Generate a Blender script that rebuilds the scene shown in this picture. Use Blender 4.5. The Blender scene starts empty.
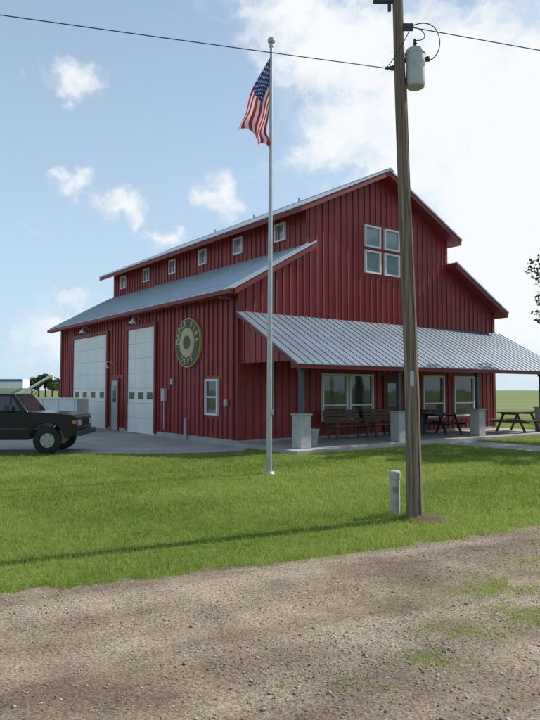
import bpy, math, random
import numpy as np
from mathutils import Vector, Matrix
random.seed(7); rng=np.random.default_rng(7)
S=bpy.context.scene
H=1.7; F=645.0
ANG=math.atan2(.599,.8)
P0=Vector((-0.967,19.5,0)); BX=Vector((.8008,.5990,0)); BY=Vector((-.5990,.8008,0))
def LW(x,y,z=0): return P0+BX*x+BY*y+Vector((0,0,z))
W=13.05; L=15.7

# ---------------------------------------------------------------- materials
def new_mat(name):
    m=bpy.data.materials.new(name); m.use_nodes=True
    nt=m.node_tree; b=nt.nodes["Principled BSDF"]; return m,nt,b
def N(nt,t,**k):
    n=nt.nodes.new(t)
    for a,v in k.items(): setattr(n,a,v)
    return n
def simple(name,col,rough=.6,metal=0,var=.12,scale=6,bump=0,bscale=60,stretch=None,spec=.5):
    m,nt,b=new_mat(name)
    b.inputs["Roughness"].default_value=rough; b.inputs["Metallic"].default_value=metal
    b.inputs["Specular IOR Level"].default_value=spec
    tc=N(nt,"ShaderNodeTexCoord"); mp=N(nt,"ShaderNodeMapping")
    nt.links.new(tc.outputs["Object"],mp.inputs["Vector"])
    if stretch: mp.inputs["Scale"].default_value=stretch
    no=N(nt,"ShaderNodeTexNoise"); no.inputs["Scale"].default_value=scale; no.inputs["Detail"].default_value=6
    nt.links.new(mp.outputs[0],no.inputs["Vector"])
    cr=N(nt,"ShaderNodeValToRGB")
    cr.color_ramp.elements[0].position=.3; cr.color_ramp.elements[1].position=.7
    cr.color_ramp.elements[0].color=(*[c*(1-var) for c in col],1)
    cr.color_ramp.elements[1].color=(*[min(1,c*(1+var)) for c in col],1)
    nt.links.new(no.outputs["Fac"],cr.inputs[0]); nt.links.new(cr.outputs[0],b.inputs["Base Color"])
    if bump:
        n2=N(nt,"ShaderNodeTexNoise"); n2.inputs["Scale"].default_value=bscale; n2.inputs["Detail"].default_value=5
        nt.links.new(mp.outputs[0],n2.inputs["Vector"])
        bp=N(nt,"ShaderNodeBump"); bp.inputs["Strength"].default_value=bump; bp.inputs["Distance"].default_value=.02
        nt.links.new(n2.outputs["Fac"],bp.inputs["Height"]); nt.links.new(bp.outputs[0],b.inputs["Normal"])
    return m
M_RED=simple("red_siding",(.27,.034,.036),.48,var=.18,scale=2,stretch=(1,1,.25),spec=.4)
M_TRIM=simple("red_trim",(.22,.028,.032),.5,var=.1,spec=.35)
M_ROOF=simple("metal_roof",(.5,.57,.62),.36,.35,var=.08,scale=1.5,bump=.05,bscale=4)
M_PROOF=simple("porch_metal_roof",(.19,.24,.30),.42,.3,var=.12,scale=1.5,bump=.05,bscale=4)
M_WHITE=simple("white_paint",(.74,.75,.74),.45,var=.05,scale=2)
M_DOORW=simple("garage_door_white",(.8,.81,.79),.5,var=.06,scale=1.2,stretch=(1,1,.4))
M_CONC=simple("concrete",(.38,.365,.33),.85,var=.2,scale=1.2,bump=.25,bscale=50)
M_PED=simple("pedestal_stone",(.42,.42,.41),.85,var=.15,scale=8,bump=.4,bscale=30)
M_MARK=simple("marker_housing",(.42,.41,.36),.7,var=.15,scale=8)
M_DARK=simple("dark_metal",(.03,.032,.035),.4,var=.2)
M_POST=simple("post_gray_blue",(.06,.075,.1),.5,var=.2)
M_WOODB=simple("bench_wood",(.13,.075,.045),.7,var=.3,scale=8,stretch=(1,1,6))
M_GREYW=simple("weathered_wood",(.21,.165,.125),.95,var=.6,scale=38,stretch=(1,1,.03),bump=1.0,bscale=45,spec=.1)
M_GALV=simple("galvanized",(.42,.44,.45),.42,.6,var=.1)
M_GREY=simple("transformer_gray",(.42,.44,.44),.45,.1,var=.1)
M_RUB=simple("tire_rubber",(.018,.018,.018),.85,var=.2)
M_CAR=simple("car_paint_black",(.008,.009,.012),.25,.0,var=.2,spec=.35)
M_CHROME=simple("chrome",(.4,.4,.42),.3,.8,var=.15)
M_ORANGE=simple("signal_orange",(.6,.16,.02),.3,var=.05)
M_LENS=simple("lamp_lens",(.6,.62,.62),.1,var=.05)
M_DOOR=simple("door_brown",(.05,.028,.02),.5,var=.2)
M_BLACKW=simple("wire_black",(.03,.03,.035),.6)
M_SIGNR=simple("sign_ring",(.045,.05,.035),.5,var=.1)
M_SIGNC=simple("sign_cream",(.5,.42,.2),.5,var=.1)
M_GOLD=simple("sign_gold",(.55,.42,.16),.4,var=.05)
M_LABEL=simple("label_red",(.3,.2,.14),.5)
M_BLUE=simple("blue_paint",(.05,.12,.35),.5)
M_SOIL=simple("soil",(.1,.065,.04),.95,var=.3,scale=20,bump=.6,bscale=40)
M_BARK=simple("bark",(.09,.07,.05),.9,var=.3,bump=.8,bscale=15,stretch=(1,1,.2))
def glass(name,col,rough=.04):
    m,nt,b=new_mat(name); b.inputs["Base Color"].default_value=(*col,1)
    b.inputs["Roughness"].default_value=rough; b.inputs["Specular IOR Level"].default_value=.9
    tc=N(nt,"ShaderNodeTexCoord"); no=N(nt,"ShaderNodeTexNoise"); no.inputs["Scale"].default_value=1.3
    nt.links.new(tc.outputs["Object"],no.inputs["Vector"])
    bp=N(nt,"ShaderNodeBump"); bp.inputs["Strength"].default_value=.06; bp.inputs["Distance"].default_value=.05
    nt.links.new(no.outputs["Fac"],bp.inputs["Height"]); nt.links.new(bp.outputs[0],b.inputs["Normal"])
    return m
M_GLASS=glass("window_glass",(.05,.06,.065)); M_GLASSL=glass("window_glass_pale",(.22,.27,.3),.1)
M_GLASSC=glass("car_glass",(.02,.025,.03))

# ---------------------------------------------------------------- mesh builder
class MB:
    def __init__(s): s.v=[]; s.f=[]; s.m=[]
    def add(s,vs,fs,mi=0):
        o=len(s.v); s.v+= [tuple(v) for v in vs]; s.f+=[tuple(i+o for i in f) for f in fs]; s.m+=[mi]*len(fs)
    def hexa(s,p,mi=0):
        s.add(p,[(3,2,1,0),(4,5,6,7),(0,1,5,4),(1,2,6,5),(2,3,7,6),(3,0,4,7)],mi)
    def box(s,x0,x1,y0,y1,z0,z1,mi=0):
        s.hexa([(x0,y0,z0),(x1,y0,z0),(x1,y1,z0),(x0,y1,z0),(x0,y0,z1),(x1,y0,z1),(x1,y1,z1),(x0,y1,z1)],mi)
    def cyl(s,a,b,r0,r1=None,n=16,mi=0,cap=True):
        if r1 is None: r1=r0
        a=Vector(a); b=Vector(b); d=(b-a).normalized()
        u=d.orthogonal().normalized(); w=d.cross(u)
        vs=[]
        for (c,r) in ((a,r0),(b,r1)):
            for i in range(n):
                t=2*math.pi*i/n; vs.append(c+u*math.cos(t)*r+w*math.sin(t)*r)
        fs=[(i,(i+1)%n,n+(i+1)%n,n+i) for i in range(n)]
        if cap: fs+=[tuple(range(n-1,-1,-1)),tuple(range(n,2*n))]
        s.add(vs,fs,mi)
    def lathe(s,c,prof,n=20,mi=0):
        c=Vector(c); vs=[];fs=[]
        for (r,z) in prof:
            for i in range(n):
                t=2*math.pi*i/n; vs.append(c+Vector((r*math.cos(t),r*math.sin(t),z)))
        for k in range(len(prof)-1):
            for i in range(n):
                fs.append((k*n+i,k*n+(i+1)%n,(k+1)*n+(i+1)%n,(k+1)*n+i))
        s.add(vs,fs,mi)
    def prism(s,poly,axis,a,b,mi=0):
        n=len(poly); vs=[]
        for t in (a,b):
            for (p,q) in poly:
                vs.append((p,t,q) if axis=='y' else ((t,p,q) if axis=='x' else (p,q,t)))
        s.add(vs,[tuple(range(n)),tuple(range(2*n-1,n-1,-1))]+[(i,n+i,n+(i+1)%n,(i+1)%n) for i in range(n)],mi)
    def make(s,name,mats,parent=None,smooth=False,bevel=0):
        me=bpy.data.meshes.new(name); me.from_pydata(s.v,[],s.f)
        if not isinstance(mats,(list,tuple)): mats=[mats]
        for m in mats: me.materials.append(m)
        me.polygons.foreach_set("material_index",s.m)
        import bmesh
        bm=bmesh.new(); bm.from_mesh(me); bmesh.ops.recalc_face_normals(bm,faces=bm.faces); bm.to_mesh(me); bm.free()
        ob=bpy.data.objects.new(name,me); S.collection.objects.link(ob)
        if smooth:
            me.polygons.foreach_set("use_smooth",[True]*len(me.polygons))
            try:
                me.set_sharp_from_angle(angle=math.radians(40))
            except Exception: pass
        if bevel:
            md=ob.modifiers.new("b","BEVEL"); md.width=bevel; md.segments=2; md.limit_method='ANGLE'
        if parent: ob.parent=parent
        return ob
def empty(name,loc=(0,0,0),rz=0):
    e=bpy.data.objects.new(name,None); e.location=loc; e.rotation_euler=(0,0,rz); S.collection.objects.link(e); e.empty_display_size=.3
    return e
def tube(name,pts,r,mat,parent=None):
    c=bpy.data.curves.new(name,'CURVE'); c.dimensions='3D'; c.bevel_depth=r; c.bevel_resolution=2
    sp=c.splines.new('POLY'); sp.points.add(len(pts)-1)
    for i,p in enumerate(pts): sp.points[i].co=(*p,1)
    c.materials.append(mat)
    o=bpy.data.objects.new(name,c); S.collection.objects.link(o)
    if parent: o.parent=parent
    return o
def bez(p0,p1,p2,p3,n=16):
    out=[]
    for i in range(n+1):
        t=i/n; out.append(Vector(p0)*(1-t)**3+Vector(p1)*3*t*(1-t)**2+Vector(p2)*3*t*t*(1-t)+Vector(p3)*t**3)
    return out

# ================================================================ BUILDING
B=empty("red_fire_station",P0,ANG)
CX=6.2; XL=2.7; XR=9.95; PK=9.58; US=.48; UE=4.1
LZ0,LZ1=4.72,6.5
RZ0,RZ1=4.95,6.68
lsl=(LZ1-LZ0)/(XL+.45); rsl=(RZ1-RZ0)/(W+.4-XR)
def hfront(x):
    if x<XL: return LZ0+lsl*(x+.45)-.17
    if x>XR: return RZ0+rsl*(W+.4-x)-.17
    return PK-.17-US*abs(x-CX)
body=MB()
body.prism([(0,0),(W,0),(W,hfront(W)+.05),(XR,hfront(XR+.001)+.05),(XR,hfront(XR)+.03),(CX,PK-.14),(XL,hfront(XL)+.03),(XL,hfront(XL-.001)+.05),(0,hfront(0)+.05)],'y',0,L)
body.make("walls",M_RED,B)
fd=MB(); fd.box(-.03,W+.03,-.03,L+.03,0,.18); fd.make("foundation",M_CONC,B)
front_open=[(3.33,5.74,.6,2.3),(6.3,7.2,.1,2.2),(8.44,9.69,.6,2.3),(10.3,11.6,.6,2.3),(5.32,7.22,5.82,7.62)]
left_open=[(5.3,7.85,0,4.2),(9.75,13.95,0,4.2),(8.6,9.5,0,2.25),(1.0,1.88,.85,2.1)]
bt=MB(); bw=.045; bd=.035
def spans(z0,z1,c,opens):
    sp=[(z0,z1)]
    for (a,b,c0,c1) in opens:
        if a-.09<c<b+.09:
            ns=[]
            for (p,q) in sp:
                if c1<=p or c0>=q: ns.append((p,q)); continue
                if c0>p: ns.append((p,c0-.06))
                if c1<q: ns.append((c1+.06,q))
            sp=ns
    return sp
x=.3
while x<W-.1:
    for (p,q) in spans(.185,hfront(x)-.02,x,front_open):
        if q-p>.05: bt.box(x-bw/2,x+bw/2,-bd,.001,p,q)
    x+=.285
y=.3
while y<L-.1:
    for (p,q) in spans(.185,4.72,y,left_open):
        if q-p>.05: bt.box(-bd,.001,y-bw/2,y+bw/2,p,q)
    bt.box(W-.001,W+bd,y-bw/2,y+bw/2,.185,4.8)
    bt.box(XL-bd,XL+.001,y-bw/2,y+bw/2,6.52,7.66)
    bt.box(XR-.001,XR+bd,y-bw/2,y+bw/2,6.69,7.6)
    y+=.285
bt.make("battens",M_RED,B)
tr=MB()
tr.box(-.045,.12,-.05,.12,.185,4.76); tr.box(W-.12,W+.045,-.05,.12,.185,4.9)
tr.box(-.045,.12,L-.12,L+.05,.185,4.7)
tr.box(XL-.045,XL+.1,-.045,.1,6.4,7.65); tr.box(XR-.1,XR+.045,-.045,.1,6.6,7.6)
tr.make("corner_trim",M_TRIM,B)

def slope_slab(mb,x0,z0,x1,z1,ya,yb,lo,hi,mi=0):
    mb.hexa([(x0,ya,z0+lo),(x1,ya,z1+lo),(x1,yb,z1+lo),(x0,yb,z0+lo),(x0,ya,z0+hi),(x1,ya,z1+hi),(x1,yb,z1+hi),(x0,yb,z0+hi)],mi)
roofs=[("lower_roof_side",-.45,LZ0,XL-.002,LZ1),("lower_roof_far",W+.35,RZ0,XR+.002,RZ1),
       ("upper_roof_side",CX-UE,PK-US*UE,CX,PK),("upper_roof_far",CX+UE,PK-US*UE,CX,PK)]
for nm,x0,z0,x1,z1 in roofs:
    d=Vector((x1-x0,0,z1-z0)).normalized()*.02
    r=MB(); slope_slab(r,x0,z0,x1,z1,-.5,L+.45,-.2,-.012); r.make(nm+"_fascia",M_TRIM,B)
    r=MB(); slope_slab(r,x0-d.x*1.5,z0-d.z*1.5,x1,z1,-.53,L+.48,-.01,.02)
    yy=-.53
    while yy<L+.48:
        slope_slab(r,x0-d.x*1.5,z0-d.z*1.5,x1,z1,yy,yy+.03,.0205,.055); yy+=.405
    r.make(nm,M_ROOF,B)
rc=MB(); rc.prism([(CX-.2,PK-.038),(CX,PK+.06),(CX+.2,PK-.038),(CX+.2,PK-.016),(CX,PK+.09),(CX-.2,PK-.016)],'y',-.55,L+.5)
rc.make("ridge_cap",M_GALV,B)
vt=MB()
for yy in (4,7.2,10.5): vt.cyl((CX-.5,yy,9.2),(CX-.5,yy,9.56),.05,n=10)
vt.make("roof_vents",M_GALV,B)
gt=MB(); gt.box(-.6,-.48,-.46,L+.4,4.55,4.68); gt.box(-.1,-.03,.15,.23,.2,4.5); gt.box(-.56,-.03,.16,.22,4.45,4.53); gt.make("gutter",M_TRIM,B)

# porch
PD=2.95
def pz(y): return 4.1+ (y)*(4.1-2.42)/PD
r=MB()
def pslab(mb,x0,x1,ya,yb,lo,hi):
    mb.hexa([(x0,ya,pz(ya)+lo),(x1,ya,pz(ya)+lo),(x1,yb,pz(yb)+lo),(x0,yb,pz(yb)+lo),(x0,ya,pz(ya)+hi),(x1,ya,pz(ya)+hi),(x1,yb,pz(yb)+hi),(x0,yb,pz(yb)+hi)])
pslab(r,-.12,W+.4,-PD-.04,-.04,-.008,.015)
x=-.12
while x<W+.4:
    pslab(r,x,x+.02,-PD-.04,-.04,.0155,.036); x+=.3
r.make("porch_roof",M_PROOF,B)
r=MB(); pslab(r,-.09,W+.37,-PD,-.04,-.14,-.01); r.make("porch_soffit",M_TRIM,B)
r=MB(); r.box(.2,W-.1,-2.5,-2.3,2.3,2.52); r.make("porch_beam",M_TRIM,B)
r=MB()
r.prism([(-.05,2.5),(-.05,3.9),(-2.45,2.52),(-2.45,2.5)],'x',.05,.1); r.prism([(-.05,2.5),(-.05,3.9),(-2.45,2.52),(-2.45,2.5)],'x',W-.1,W-.05)
yy=-.25
while yy>-2.2:
    r.box(.03,.051,yy-.02,yy+.02,2.5,pz(yy)-.15); yy-=.285
r.make("porch_end_panels",M_RED,B)
r=MB(); r.box(0-.15,W+.3,-3.0,-.04,0,.1); r.make("porch_slab",M_CONC,B,bevel=.01)
posts=MB(); peds=MB(); caps=MB()
for t in (.5,4.45,8.5,12.6):
    posts.box(t-.06,t+.06,-2.46,-2.34,1.05,2.3); posts.box(t-.09,t+.09,-2.49,-2.31,2.22,2.3)
    peds.box(t-.19,t+.19,-2.59,-2.21,.1,1.0); caps.box(t-.22,t+.22,-2.62,-2.18,1.0,1.05)
posts.make("porch_posts",M_POST,B); peds.make("porch_pedestals",M_PED,B,bevel=.015); caps.make("pedestal_caps",M_CONC,B,bevel=.01)

# windows
fr=MB(); gl=MB(); gp=MB(); bl=MB()
def win_front(x0,x1,z0,z1,glb,mull=False,fw=.07):
    fr.box(x0,x1,-.085,.001,z0,z0+fw); fr.box(x0,x1,-.085,.001,z1-fw,z1)
    fr.box(x0,x0+fw,-.085,.001,z0+fw,z1-fw); fr.box(x1-fw,x1,-.085,.001,z0+fw,z1-fw)
    if mull: fr.box(x0+fw,x1-fw,-.06,.001,z0+(z1-z0)*.32,z0+(z1-z0)*.32+.05)
    glb.box(x0+fw,x1-fw,-.022,.001,z0+fw,z1-fw)
for a,b in ((3.33,4.5),(4.58,5.74),(8.44,9.69),(10.3,11.6)): win_front(a,b,.65,2.25,gl,True)
for a,b in ((5.37,6.18),(6.38,7.18)):
    for c,d in ((5.86,6.68),(6.8,7.58)): win_front(a,b,c,d,gp,False,.06)
def win_left(px,y0,y1,z0,z1,glb,fw=.07,dp=.085):
    fr.box(px-dp,px+.001,y0,y1,z0,z0+fw); fr.box(px-dp,px+.001,y0,y1,z1-fw,z1)
    fr.box(px-dp,px+.001,y0,y0+fw,z0+fw,z1-fw); fr.box(px-dp,px+.001,y1-fw,y1,z0+fw,z1-fw)
    glb.box(px-.022,px+.001,y0+fw,y1-fw,z0+fw,z1-fw)
win_left(0,1.05,1.82,.9,2.05,gl); fr.box(-.06,.001,1.12,1.75,1.45,1.5)
for i in range(6):
    c=1.36+2.6*i; win_left(XL,c-.3,c+.3,6.85,7.48,gp,.05)
fr.make("window_frames",M_WHITE,B); gl.make("window_glass_panes",M_GLASS,B); gp.make("upper_glass_panes",M_GLASSL,B)
d=MB(); d.box(6.35,7.15,-.03,.001,.1,2.15); d.make("front_door",M_DOOR,B)
d=MB(); d.box(6.28,6.35,-.07,.001,.1,2.22);d.box(7.15,7.22,-.07,.001,.1,2.22);d.box(6.35,7.15,-.07,.001,2.15,2.22); d.make("front_door_frame",M_TRIM,B)
d=MB(); d.box(6.5,7.0,-.045,-.031,1.1,1.95); d.make("front_door_glass",M_GLASS,B)
def gdoor(nm,y0,y1,z1,nw):
    p=MB(); hh=(z1-.05)/7
    for i in range(7):
        zz=.05+i*hh
        p.box(-.05,.001,y0,y1,zz,zz+hh-.012)
        ncol=4 if y1-y0>3 else 3
        cw=(y1-y0)/ncol
        for k in range(ncol):
            if i==2: continue
            p.box(-.056,-.05,y0+k*cw+.1,y0+(k+1)*cw-.1,zz+.1,zz+hh-.12)
    p.make(nm,M_DOORW,B)
    q=MB(); q.box(-.03,.001,y0,y1,.03,z1-.02); q.make(nm+"_gasket",M_GREY,B)
    q=MB(); zz=.05+2*hh
    for k in range(nw):
        c=y0+(y1-y0)*(k+.5)/nw; q.box(-.066,-.0505,c-.22,c+.22,zz+.16,zz+hh-.17)
    q.make(nm+"_windows",M_GLASS,B)
    q=MB(); q.box(-.1,.001,y0-.14,y0,0.1,z1+.14); q.box(-.1,.001,y1,y1+.14,0.1,z1+.14); q.box(-.1,.001,y0,y1,z1,z1+.14); q.make(nm+"_trim",M_TRIM,B)
gdoor("garage_door_near",5.42,7.75,4.08,3); gdoor("garage_door_far",9.88,13.85,4.08,4)
d=MB(); d.box(-.05,.001,8.7,9.4,.05,2.1); d.make("side_door",M_GREY,B)
d=MB(); d.box(-.08,.001,8.62,8.7,.05,2.2);d.box(-.08,.001,9.4,9.48,.05,2.2);d.box(-.08,.001,8.7,9.4,2.1,2.2); d.make("side_door_frame",M_TRIM,B)
d=MB(); d.box(-.066,-.0505,8.9,9.2,1.2,1.9); d.make("side_door_glass",M_GLASS,B)
for i,(yy,zz) in enumerate(((11.85,4.4),(6.6,4.4),(9.15,2.75))):
    tube("lamp_arm_%d"%i,bez((-.03,yy,zz),(-.25,yy,zz+.2),(-.4,yy,zz+.15),(-.4,yy,zz-.02),10),.013,M_WHITE,B)
    l=MB(); l.lathe((-.4,yy,zz-.16),[(.0,.16),(.05,.15),(.08,.1),(.15,.02),(.16,0),(.145,.0),(.06,.08),(0,.1)],16); l.make("lamp_shade_%d"%i,M_WHITE,B,True)
m=MB(); m.box(-.14,-.035,4.5,4.75,1.3,1.75); m.box(-.1,-.035,4.0,4.12,1.9,2.1); m.cyl((-.08,4.62,.3),(-.08,4.62,1.3),.025); m.cyl((-.12,3.0,.05),(-.12,3.0,.75),.05); m.box(-.12,-.035,.5,.62,1.2,1.4)
m.make("utility_boxes",M_GREY,B)
# round sign
SY=2.92; SZ=3.3; R=.84
sg=empty("sign",(-.06,SY,SZ)); sg.parent=B
def disc(nm,r,x0,x1,mat):
    q=MB(); q.cyl((x0,0,0),(x1,0,0),r,n=64); return q.make(nm,mat,sg,True)
disc("sign_rim",R,.05,-.04,M_GOLD); disc("sign_band",R-.04,-.04,-.055,M_SIGNR); disc("sign_inner_rim",R*.6,-.055,-.062,M_GOLD); disc("sign_center",R*.56,-.062,-.068,M_SIGNC)
def letter(ch,ang,rad,size,flip=False,mat=M_GOLD):
    c=bpy.data.curves.new("sign_letter",'FONT'); c.body=ch; c.size=size; c.extrude=.006; c.align_x='CENTER'; c.align_y='CENTER'; c.offset=.006
    c.materials.append(mat)
    o=bpy.data.objects.new("sign_letter",c); S.collection.objects.link(o); o.parent=sg
    right=Vector((0,-1,0)); up=Vector((0,0,1))
    pos=right*math.sin(ang)*rad+up*math.cos(ang)*rad
    a=ang if not flip else ang+math.pi
    rr=right*math.cos(a)-up*math.sin(a); uu=right*math.sin(a)+up*math.cos(a); nn=rr.cross(uu)
    Mx=Matrix((rr,uu,nn)).transposed().to_4x4(); Mx.translation=pos+Vector((-.062,0,0))
    o.matrix_local=Mx
def arc(txt,rad,size,step,flip=False):
    n=len(txt)
    for i,ch in enumerate(txt):
        if ch==' ': continue
        k=(i-(n-1)/2)*step
        letter(ch,k if not flip else math.pi-k,rad,size,flip)
arc("MAPLE FIRE",R*.775,.27,.33); arc("DEPT",R*.775,.25,.36,True)
q=MB(); q.cyl((-.068,0,0),(-.076,0,0),.24,n=32); q.make("sign_mark",M_SIGNR,sg)

# ================================================================ GROUND
def mat_ground():
    m,nt,b=new_mat("ground_grass"); b.inputs["Roughness"].default_value=.95; b.inputs["Specular IOR Level"].default_value=.1
    g=N(nt,"ShaderNodeNewGeometry")
    n1=N(nt,"ShaderNodeTexNoise"); n1.inputs["Scale"].default_value=.35; n1.inputs["Detail"].default_value=8
    n2=N(nt,"ShaderNodeTexNoise"); n2.inputs["Scale"].default_value=14; n2.inputs["Detail"].default_value=8
    for n in (n1,n2): nt.links.new(g.outputs["Position"],n.inputs["Vector"])
    ad=N(nt,"ShaderNodeMath",operation='MULTIPLY_ADD'); nt.links.new(n1.outputs["Fac"],ad.inputs[0]); ad.inputs[1].default_value=.5
    mu=N(nt,"ShaderNodeMath",operation='MULTIPLY'); nt.links.new(n2.outputs["Fac"],mu.inputs[0]); mu.inputs[1].default_value=.5
    nt.links.new(mu.outputs[0],ad.inputs[2])
    cr=N(nt,"ShaderNodeValToRGB"); e=cr.color_ramp.elements
    e[0].position=.35; e[0].color=(.08,.13,.022,1); e[1].position=.65; e[1].color=(.18,.24,.055,1)
    nt.links.new(ad.outputs[0],cr.inputs[0])
    sx=N(nt,"ShaderNodeSeparateXYZ"); nt.links.new(g.outputs["Position"],sx.inputs[0])
    mr=N(nt,"ShaderNodeMapRange"); mr.inputs[1].default_value=42; mr.inputs[2].default_value=46
    nt.links.new(sx.outputs["Y"],mr.inputs[0])
    mx=N(nt,"ShaderNodeMixRGB"); nt.links.new(mr.outputs[0],mx.inputs[0]); nt.links.new(cr.outputs[0],mx.inputs[1])
    c2=N(nt,"ShaderNodeValToRGB"); e=c2.color_ramp.elements; e[0].position=.35; e[0].color=(.13,.18,.06,1); e[1].position=.65; e[1].color=(.22,.26,.10,1)
    mpp=N(nt,"ShaderNodeMapping"); mpp.inputs["Scale"].default_value=(.02,.35,1); nt.links.new(g.outputs["Position"],mpp.inputs[0])
    n3=N(nt,"ShaderNodeTexNoise"); n3.inputs["Scale"].default_value=.6; n3.inputs["Detail"].default_value=6
    nt.links.new(mpp.outputs[0],n3.inputs["Vector"]); nt.links.new(n3.outputs["Fac"],c2.inputs[0]); nt.links.new(c2.outputs[0],mx.inputs[2])
    nt.links.new(mx.outputs[0],b.inputs["Base Color"])
    bp=N(nt,"ShaderNodeBump"); bp.inputs["Strength"].default_value=.6; bp.inputs["Distance"].default_value=.05
    nt.links.new(n2.outputs["Fac"],bp.inputs["Height"]); nt.links.new(bp.outputs[0],b.inputs["Normal"])
    return m
g=MB(); g.add([(-3000,-3000,0),(3000,-3000,0),(3000,3000,0),(-3000,3000,0)],[(0,1,2,3)]); g.make("ground",mat_ground())

RA=np.array([-2.2,5.33]); RE=np.array([.9,.437]); RE/=np.linalg.norm(RE); RN=np.array([-RE[1],RE[0]])
def mat_gravel():
    m,nt,b=new_mat("gravel"); b.inputs["Roughness"].default_value=.95; b.inputs["Specular IOR Level"].default_value=.15
    g=N(nt,"ShaderNodeNewGeometry")
    ro=N(nt,"ShaderNodeMapping"); ro.inputs["Rotation"].default_value=(0,0,-math.atan2(RE[1],RE[0])); nt.links.new(g.outputs["Position"],ro.inputs[0])
    sc=N(nt,"ShaderNodeMapping"); sc.inputs["Scale"].default_value=(.22,1.5,1); nt.links.new(ro.outputs[0],sc.inputs[0])
    n0=N(nt,"ShaderNodeTexNoise"); n0.inputs["Scale"].default_value=1.0; n0.inputs["Detail"].default_value=6; nt.links.new(sc.outputs[0],n0.inputs["Vector"])
    n1=N(nt,"ShaderNodeTexNoise"); n1.inputs["Scale"].default_value=1.3; n1.inputs["Detail"].default_value=8
    n2=N(nt,"ShaderNodeTexNoise"); n2.inputs["Scale"].default_value=45; n2.inputs["Detail"].default_value=8
    vo=N(nt,"ShaderNodeTexVoronoi"); vo.inputs["Scale"].default_value=95
    for n in (n1,n2,vo): nt.links.new(g.outputs["Position"],n.inputs["Vector"])
    av=N(nt,"ShaderNodeMath",operation='MULTIPLY_ADD'); nt.links.new(n0.outputs["Fac"],av.inputs[0]); av.inputs[1].default_value=1.3; nt.links.new(n1.outputs["Fac"],av.inputs[2])
    hf=N(nt,"ShaderNodeMath",operation='MULTIPLY'); nt.links.new(av.outputs[0],hf.inputs[0]); hf.inputs[1].default_value=.435
    cr=N(nt,"ShaderNodeValToRGB"); e=cr.color_ramp.elements; e[0].position=.4; e[0].color=(.17,.125,.088,1); e[1].position=.6; e[1].color=(.36,.29,.215,1)
    nt.links.new(hf.outputs[0],cr.inputs[0])
    sp=N(nt,"ShaderNodeSeparateXYZ"); nt.links.new(vo.outputs["Color"],sp.inputs[0])
    mr=N(nt,"ShaderNodeMapRange"); mr.inputs[3].default_value=.6; mr.inputs[4].default_value=1.3; nt.links.new(sp.outputs[0],mr.inputs[0])
    m2=N(nt,"ShaderNodeMapRange"); m2.inputs[1].default_value=.3; m2.inputs[2].default_value=.7; m2.inputs[3].default_value=.75; m2.inputs[4].default_value=1.2; nt.links.new(n2.outputs["Fac"],m2.inputs[0])
    mm=N(nt,"ShaderNodeMath",operation='MULTIPLY'); nt.links.new(mr.outputs[0],mm.inputs[0]); nt.links.new(m2.outputs[0],mm.inputs[1])
    vm=N(nt,"ShaderNodeVectorMath",operation='SCALE'); nt.links.new(cr.outputs[0],vm.inputs[0]); nt.links.new(mm.outputs[0],vm.inputs["Scale"])
    nt.links.new(vm.outputs[0],b.inputs["Base Color"])
    bp=N(nt,"ShaderNodeBump"); bp.inputs["Strength"].default_value=.8; bp.inputs["Distance"].default_value=.012
    nt.links.new(n2.outputs["Fac"],bp.inputs["Height"]); nt.links.new(bp.outputs[0],b.inputs["Normal"])
    return m
def edge(a): return .10*np.sin(a*1.3+.4)+.07*np.sin(a*3.1+1)+.05*np.sin(a*7.7)+.04*np.sin(a*17.3+2)+.025*np.sin(a*31+1)
RZ=.055
def relief(x,y):
    s=(x-RA[0])*RN[0]+(y-RA[1])*RN[1]
    return -.016*np.exp(-((s+1.5)/.35)**2)-.016*np.exp(-((s+3.1)/.35)**2)+.012*np.sin(x*1.7+y*.6)*np.sin(y*1.3)+.008*np.sin(x*4.1-y*2.2)+.006*np.sin(y*6.7+x*3.3)+.004*np.sin(x*13+y*9)
def ramp(s): return np.clip(-s/.5,0,1)
als=np.concatenate([np.linspace(-80,-9,30),np.arange(-8.9,15,.06),np.linspace(15.5,120,40)])
sds=np.concatenate([np.linspace(-11,-6,8),np.arange(-5.9,0,.08),[0.0]])
vs=[];fs=[]
for i,a in enumerate(als):
    for j,s in enumerate(sds):
        e=float(edge(a)) if j==len(sds)-1 else 0
        ss=s+e
        p=RA+RE*a+RN*ss
        z=.012+float(ramp(s))*(RZ-.012+float(relief(p[0],p[1])))
        if j==len(sds)-1: z=.004
        vs.append((p[0],p[1],z))
ns=len(sds)
for i in range(len(als)-1):
    for j in range(ns-1): fs.append((i*ns+j,(i+1)*ns+j,(i+1)*ns+j+1,i*ns+j+1))
g=MB(); g.add(vs,fs); g.make("gravel_road",mat_gravel(),smooth=True)
def road_z(x,y):
    s=(x-RA[0])*RN[0]+(y-RA[1])*RN[1]
    return .012+ramp(s)*(RZ-.012+relief(x,y))

ap=MB()
poly=[(-22,17.0),(-5.5,17.25),(-2.5,17.35),(-.75,17.9),tuple(LW(-.02,-.6))[:2],tuple(LW(-.032,17))[:2],tuple(LW(-.03,24))[:2],(-40,32)]
ap.add([(p[0],p[1],.008) for p in poly],[tuple(range(len(poly)))])
ap.make("concrete_apron",M_CONC)
wk=MB(); a=[LW(5.7,-3.01),LW(7.4,-3.01),LW(7.4,-16),LW(5.7,-16)]
wk.add([(p.x,p.y,.01) for p in a],[(0,1,2,3)]); wk.make("concrete_walk",M_CONC)
sm=MB(); sm.lathe((2.0,8.62,0),[(.34,.003),(.24,.03),(.1,.055),(0,.06)],26); sm.make("soil_mound",M_SOIL,smooth=True)

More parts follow.
